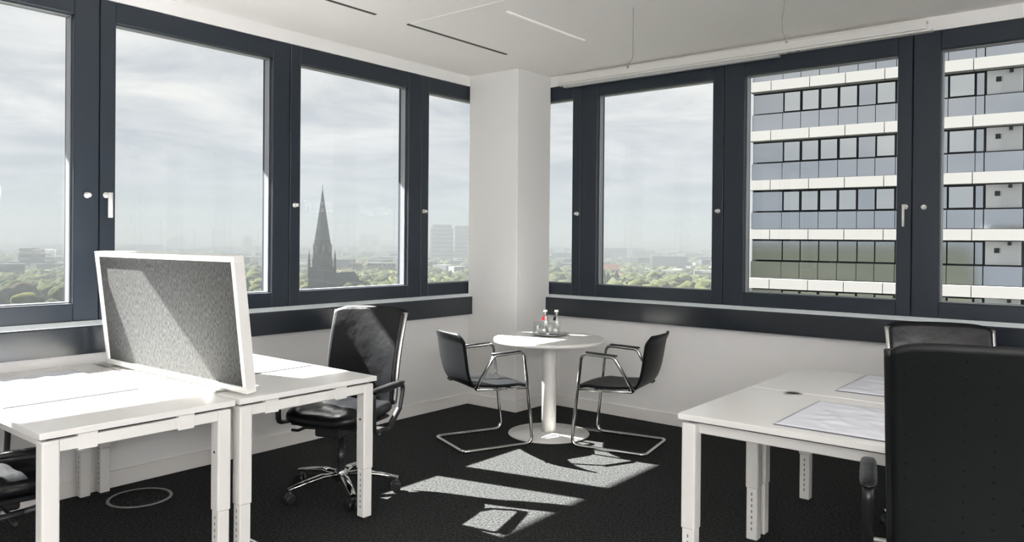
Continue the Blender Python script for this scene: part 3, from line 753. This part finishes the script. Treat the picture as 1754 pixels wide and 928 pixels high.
for k in range(8):
    a = R(22.5) + 2 * PI * (k + 0.5) / 8
    b = bm_new(); box(b, (-0.9, -0.25, 0), (0.9, 0.25, 3.6)); prism(b, [(-1.1, 3.6), (1.1, 3.6), (0, 6.4)], 1, -0.25, 0.25)
    o = obj('gable', b, 'o_cream', ch); o.location = (6.85 * math.cos(a), 6.85 * math.sin(a), 41.0); o.rotation_euler = (0, 0, a + PI / 2)
    b = bm_new(); box(b, (-0.8, -0.25, 0), (0.8, 0.25, 5.2))
    o = obj('belfry_opening', b, 'o_grey', ch); o.location = (7.42 * math.cos(a), 7.42 * math.sin(a), 31.5); o.rotation_euler = (0, 0, a + PI / 2)
for sx in (-1, 1):
    for sy in (-1, 1):
        obj('pinnacle', ngon_loft(bm_new(), [(0.9, 0), (0.9, 6), (0.1, 13)], 6), 'o_stone', ch, (sx * 6.8, sy * 6.8, 30.0))
b = prism(bm_new(), [(-6.5, 0), (6.5, 0), (6.5, 16), (0, 25), (-6.5, 16)], 1, 7.5, 42); obj('nave', b, 'o_slate', ch)

# buildings that can be told apart
def building(name, label, px, d, w, h, dep, m, win=None, roof=None, base=0.0, yaw=0.0, cat='building', group=None, rows=None, ncol=6):
    p = polar(bearing(px), d)
    t = thing(name, label, cat, (p.x, p.y, GZ), bearing(px) + yaw, group)
    obj('body', box(bm_new(), (-w / 2, 0, base), (w / 2, dep, h)), m, t)
    if rows:
        for k in range(rows):
            z = base + (h - base) * (k + 0.3) / rows
            hh = (h - base) / rows * 0.45
            if win == 'bands': obj('window_band', box(bm_new(), (-w / 2 + 0.6, -0.3, z), (w / 2 - 0.6, 0.3, z + hh)), 'o_dark', t)
            else:
                sm = None
                for c in range(ncol):
                    x = -w / 2 + w * (c + 0.5) / ncol; ww = w / ncol * 0.28
                    if sm is None: o = obj('window', box(bm_new(), (-ww, -0.3, 0), (ww, 0.3, hh)), 'o_dark', t, (x, 0, z)); sm = o.data
                    else: obj('window', None, None, t, (x, 0, z), data=sm)
    if roof == 'gable': obj('roof', prism(bm_new(), [(-w / 2 - 0.5, h), (w / 2 + 0.5, h), (0, h + w * 0.38)], 1, -0.5, dep + 0.5), 'o_roof', t)
    if roof == 'ridge':
        b = bm_new(); prism(b, [(-0.5, h), (dep + 0.5, h), (dep / 2, h + dep * 0.45)], 0, -w / 2 - 0.5, w / 2 + 0.5); obj('roof', b, 'o_roof', t)
    if roof == 'slate':
        b = bm_new(); prism(b, [(-0.5, h), (dep + 0.5, h), (dep / 2, h + dep * 0.6)], 0, -w / 2 - 0.5, w / 2 + 0.5); obj('roof', b, 'o_slate', t)
    if roof == 'box': obj('roof_box', box(bm_new(), (-w * 0.42, dep * 0.1, h), (w * 0.42, dep * 0.9, h + 7)), 'o_blue', t)
    return t
building('apartment_block', 'white and dark apartment block among trees in the leftmost window', 55, 1050, 26, 38, 14, 'o_white', 'bands', rows=6)
building('stair_tower', 'dark stair tower beside the white apartment block', 62, 1046, 8, 38, 10, 'o_grey')
building('glass_hall', 'pale blue glass hall at the left edge of the leftmost window', 16, 900, 26, 24, 20, 'o_blue', 'bands', rows=3)
building('brick_house', 'small red brick house left of the apartment block', 40, 1180, 12, 30, 12, 'o_brick', 'grid', rows=3, ncol=3)
building('tower_block', 'slim grey tower block on the horizon right of the chimneys', 424, 2300, 22, 58, 20, 'o_blue', 'grid', rows=8, ncol=4)
building('high_rise', 'left one of the twin grey high-rises on the horizon', 624, 2600, 26, 68, 20, 'o_blue', 'bands', rows=8)
building('high_rise', 'right one of the twin grey high-rises on the horizon', 641, 2600, 26, 66, 20, 'o_blue', 'bands', rows=8)
building('office_block', 'white office block with rows of windows behind the park trees', 642, 900, 17, 24, 12, 'o_white', 'grid', rows=5, ncol=4)
building('brick_block', 'reddish brick block between the spire and the white office block', 609, 950, 17, 22, 12, 'o_brick', 'grid', rows=3, ncol=4)
building('low_hall', 'long low cream hall right of the church spire', 610, 820, 40, 8, 12, 'o_cream')
building('grey_block', 'pale grey block right of the white office block', 667, 930, 16, 23, 14, 'o_cream', 'grid', rows=4, ncol=3)
building('bank_tower', 'large pale high-rise with glazed top storeys beside the pillar', 757, 1500, 44, 74, 30, 'o_white', 'bands', roof='box', rows=9)
building('bank_tower', 'pale green high-rise cut off by the pillar', 795, 1560, 38, 80, 30, 'o_cream', 'bands', rows=10)
building('flat_roofed_house', 'low white flat-roofed house below the pale high-rises', 765, 760, 24, 9, 10, 'o_white')
building('blue_warehouse', 'long blue-grey warehouse at the left of the middle window', 1054, 1700, 50, 36, 30, 'o_blue', 'grid', rows=2, ncol=8)
building('town_house', 'pink gabled house with red roof by the poplars', 1047, 900, 18, 18, 14, 'o_cream', 'grid', roof='ridge', rows=2, ncol=4)
building('station_hall', 'big dark slate-roofed hall in the middle of the middle window', 1148, 1100, 48, 16, 24, 'o_grey', 'grid', roof='slate', rows=2, ncol=9)
building('white_house', 'white flat house at the edge of the bright green trees', 1100, 800, 12, 11, 8, 'o_white')
building('red_roof_house', 'small house with bright red roof above the green trees', 1081, 720, 8, 7, 8, 'o_cream', roof='ridge')
building('sunlit_house', 'cream house catching the sun beside the slate-roofed hall', 1142, 860, 11, 12, 8, 'o_white')
building('market_hall', 'wide white hall under the horizon in the middle window', 1165, 2100, 60, 26, 30, 'o_white')
building('corner_house', 'pale house at the right end of the middle window', 1212, 900, 14, 17, 12, 'o_white')
building('terrace', 'grey terrace of houses beside the pillar in the narrow window', 962, 1500, 40, 28, 20, 'o_blue', 'grid', rows=3, ncol=6)
# chimneys, masts, dome
def mast(label, px, d, h, r, m='o_grey', name='chimney', cat='chimney'):
    p = polar(bearing(px), d)
    o = obj(name, lathe(bm_new(), [(0, 0), (r, 0), (r * 0.6, h * 0.97), (r * 0.75, h * 0.975), (r * 0.75, h), (0, h)], 12), m, None, (p.x, p.y, GZ)); return tag(o, label, cat)
mast('tall thin chimney left of the white dome on the horizon', 275, 3000, 106, 4.0)
mast('shorter chimney right of the white dome on the horizon', 333, 2600, 84, 3.2)
mast('dark chimney with thick top on the horizon above the felt screen', 365, 2400, 76, 2.8, 'o_dark')
mast('faint mast at the left end of the horizon beside the tall frame', 233, 3600, 100, 2.5)
mast('thin mast above the twin high-rises', 648, 2600, 84, 1.5)
p = polar(bearing(300), 2800)
tag(obj('dome', lathe(bm_new(), [(34, 0), (34, 40), (28, 52), (16, 60), (0, 63)], 24), 'o_white', None, (p.x, p.y, GZ)), 'white domed roof on the horizon between two chimneys', 'dome')

# trees
def crown(seed, kind):
    b = bm_new(); rr = random.Random(seed)
    bmesh.ops.create_icosphere(b, subdivisions=3, radius=1.0)
    for v in b.verts:
        n = noise.noise(v.co * 2.2 + Vector((seed, 0, 0))) * 0.30 + noise.noise(v.co * 5.5 + Vector((0, seed, 0))) * 0.16
        v.co *= 1 + n
        if kind == 'poplar': v.co.x *= 0.34; v.co.y *= 0.34; v.co.z *= 1.25
        else: v.co.z *= 0.85
        v.co.z += 1.45
    for f in b.faces: f.smooth = True
    tube(b, [(0, 0, 0), (0, 0, 1.0)], [0.10, 0.06], 6)
    return b
protos = {}
for i, (kd, mm) in enumerate((('round', 'leaf'), ('round', 'leaf_yellow'), ('round', 'leaf_brown'), ('poplar', 'leaf'), ('round', 'leaf_yellow'), ('round', 'leaf'))):
    me = bpy.data.meshes.new('tree'); b = crown(i * 3.1 + 1, kd); b.to_mesh(me); b.free(); me.materials.append(M[mm]); protos[i] = me
rt = random.Random(11)
def tree(i, px, d, r, label, group, ry=None):
    p = polar(bearing(px), d)
    o = bpy.data.objects.new('tree', protos[i]); C.objects.link(o)
    o.location = (p.x, p.y, GZ); o.scale = (r, r, r * rt.uniform(0.85, 1.15)); o.rotation_euler = (0, 0, rt.uniform(0, 6.28))
    return tag(o, label, 'tree', group)
tree(2, 40, 640, 8.5, 'copper-leaved tree at the bottom of the leftmost window', None)
for px in (1033, 1041, 1049, 1056):
    tree(3, px, 690 + (px % 7) * 6, 8.5, 'slim pale green poplar at the left of the middle window', 'poplars by the gabled house')
for k in range(46):
    tree(1 if k % 4 else 4, rt.uniform(1078, 1226), rt.uniform(540, 760), rt.uniform(5.5, 8.5), 'bright yellow-green tree at the bottom of the middle window', 'bright park trees')
for k in range(40):
    tree(rt.choice((0, 1, 5)), rt.uniform(-20, 122), rt.uniform(540, 1000), rt.uniform(5.5, 8.5), 'pale green tree in the park seen through the leftmost window', 'park trees on the left')
for k in range(40):
    tree(rt.choice((0, 1, 4, 5)), rt.uniform(405, 470), rt.uniform(600, 1100), rt.uniform(6, 9), 'pale green tree right of the felt screen', 'trees right of the screen')
for k in range(60):
    tree(rt.choice((0, 1, 4, 5)), rt.uniform(512, 700), rt.uniform(600, 820), rt.uniform(5, 7), 'pale green tree around the church', 'trees around the church')

# the rest of the town and its woods, too many and too small to tell apart
def scatter(name, label, n, maker, m, seed):
    b = bm_new(); rr = random.Random(seed)
    for _ in range(n): maker(b, rr)
    o = obj(name, b, m); o['kind'] = 'stuff'; tag(o, label, name.split('_')[-1]); return o
def spot(rr, d0, d1):
    az = bearing(rr.uniform(-60, 1260)); d = d0 * (d1 / d0) ** rr.random(); return polar(az, d), d
def fast_blob(b, c, r, rr):
    n = 7; prev = None
    for z, k in ((0.0, 0.55), (0.45, 1.0), (0.95, 0.9), (1.4, 0.45)):
        cur = [b.verts.new((c.x + r * k * math.cos(6.283 * i / n + z) * rr.uniform(0.8, 1.2), c.y + r * k * math.sin(6.283 * i / n + z) * rr.uniform(0.8, 1.2), GZ + r * z * rr.uniform(0.85, 1.15))) for i in range(n)]
        if prev:
            for i in range(n): b.faces.new((prev[i], prev[(i + 1) % n], cur[(i + 1) % n], cur[i])).smooth = True
        prev = cur
    b.faces.new(prev)
def mk_tree(d0, d1, g):
    def f(b, rr):
        p, d = spot(rr, d0, d1); r = rr.uniform(5, 9) * (1 + d / 3500)
        for _ in range(g): fast_blob(b, p + Vector((rr.uniform(-14, 14), rr.uniform(-14, 14), 0)), r * rr.uniform(0.7, 1.2), rr)
    return f
def mk_house(d0, d1, smin, smax, hmin, hmax, gable):
    def f(b, rr):
        p, d = spot(rr, d0, d1); w = rr.uniform(smin, smax); dp = rr.uniform(smin, smax) * 0.7; h = rr.uniform(hmin, hmax); a = rr.uniform(0, PI)
        ca, sa = math.cos(a), math.sin(a)
        def T(x, y, z): return (p.x + x * ca - y * sa, p.y + x * sa + y * ca, GZ + z)
        q = [(-w / 2, -dp / 2), (w / 2, -dp / 2), (w / 2, dp / 2), (-w / 2, dp / 2)]
        lo = [b.verts.new(T(x, y, 0)) for x, y in q]; hi = [b.verts.new(T(x, y, h)) for x, y in q]
        for i in range(4): b.faces.new((lo[i], lo[(i + 1) % 4], hi[(i + 1) % 4], hi[i]))
        if gable:
            r0, r1 = b.verts.new(T(-w / 2, 0, h + dp * 0.4)), b.verts.new(T(w / 2, 0, h + dp * 0.4))
            b.faces.new((hi[0], hi[1], r1, r0)); b.faces.new((hi[2], hi[3], r0, r1)); b.faces.new((hi[1], hi[2], r1)); b.faces.new((hi[3], hi[0], r0))
        else: b.faces.new(hi)
    return f
scatter('distant_trees', 'pale green woods spread across the town to the horizon', 2600, mk_tree(650, 4500, 3), 'leaf', 21)
scatter('sunlit_trees', 'yellow green trees scattered between the roofs of the town', 900, mk_tree(650, 2600, 3), 'leaf_yellow', 22)
scatter('pale_houses', 'countless pale houses of the town stretching to the horizon', 900, mk_house(900, 9000, 12, 34, 8, 18, False), 'o_white', 23)
scatter('grey_houses', 'countless grey blocks of the town stretching to the horizon', 800, mk_house(1000, 12000, 16, 60, 9, 26, False), 'o_grey', 24)
scatter('blue_houses', 'countless bluish blocks of the town near the horizon', 700, mk_house(1800, 16000, 20, 80, 10, 34, False), 'o_blue', 25)
scatter('red_roofed_houses', 'countless red roofed houses of the town', 500, mk_house(800, 4000, 10, 22, 7, 12, True), 'o_roof', 26)

# haze lying over the town: a real scattering layer that begins beyond the neighbouring towers
hm = bpy.data.materials.new('town_haze'); hm.use_nodes = True; t = hm.node_tree; t.nodes.clear()
HD = 0.0012
sc = N(t, 'ShaderNodeVolumeScatter'); sc.inputs['Color'].default_value = (0.88, 0.96, 1.0, 1); sc.inputs['Density'].default_value = HD * 0.142
ab = N(t, 'ShaderNodeVolumeAbsorption'); ab.inputs['Color'].default_value = (0.0, 0.0, 0.0, 1); ab.inputs['Density'].default_value = HD * 0.858
ad = N(t, 'ShaderNodeAddShader'); t.links.new(sc.outputs[0], ad.inputs[0]); t.links.new(ab.outputs[0], ad.inputs[1])
ou = N(t, 'ShaderNodeOutputMaterial'); t.links.new(ad.outputs[0], ou.inputs['Volume'])
b = bm_new()
lo, hi = [], []
angs = [R(q) for q in range(14, 86, 6)]
for zz in (GZ - 1, 45.0):
    lo.append([b.verts.new((CAMX - math.sin(a) * 280, CAMY + math.cos(a) * 280, zz)) for a in angs])
    hi.append([b.verts.new((CAMX - math.sin(a) * 30000, CAMY + math.cos(a) * 30000, zz)) for a in angs])
for i in range(len(angs) - 1):
    b.faces.new((lo[0][i], lo[0][i + 1], lo[1][i + 1], lo[1][i])); b.faces.new((hi[0][i], hi[1][i], hi[1][i + 1], hi[0][i + 1]))
    b.faces.new((lo[0][i], hi[0][i], hi[0][i + 1], lo[0][i + 1])); b.faces.new((lo[1][i], lo[1][i + 1], hi[1][i + 1], hi[1][i]))
for i in (0, len(angs) - 1):
    b.faces.new((lo[0][i], lo[1][i], hi[1][i], hi[0][i]))
bmesh.ops.recalc_face_normals(b, faces=b.faces)
hz_o = obj('haze', b, hm); hz_o['kind'] = 'stuff'; tag(hz_o, 'pale bluish haze lying over the distant town', 'haze')
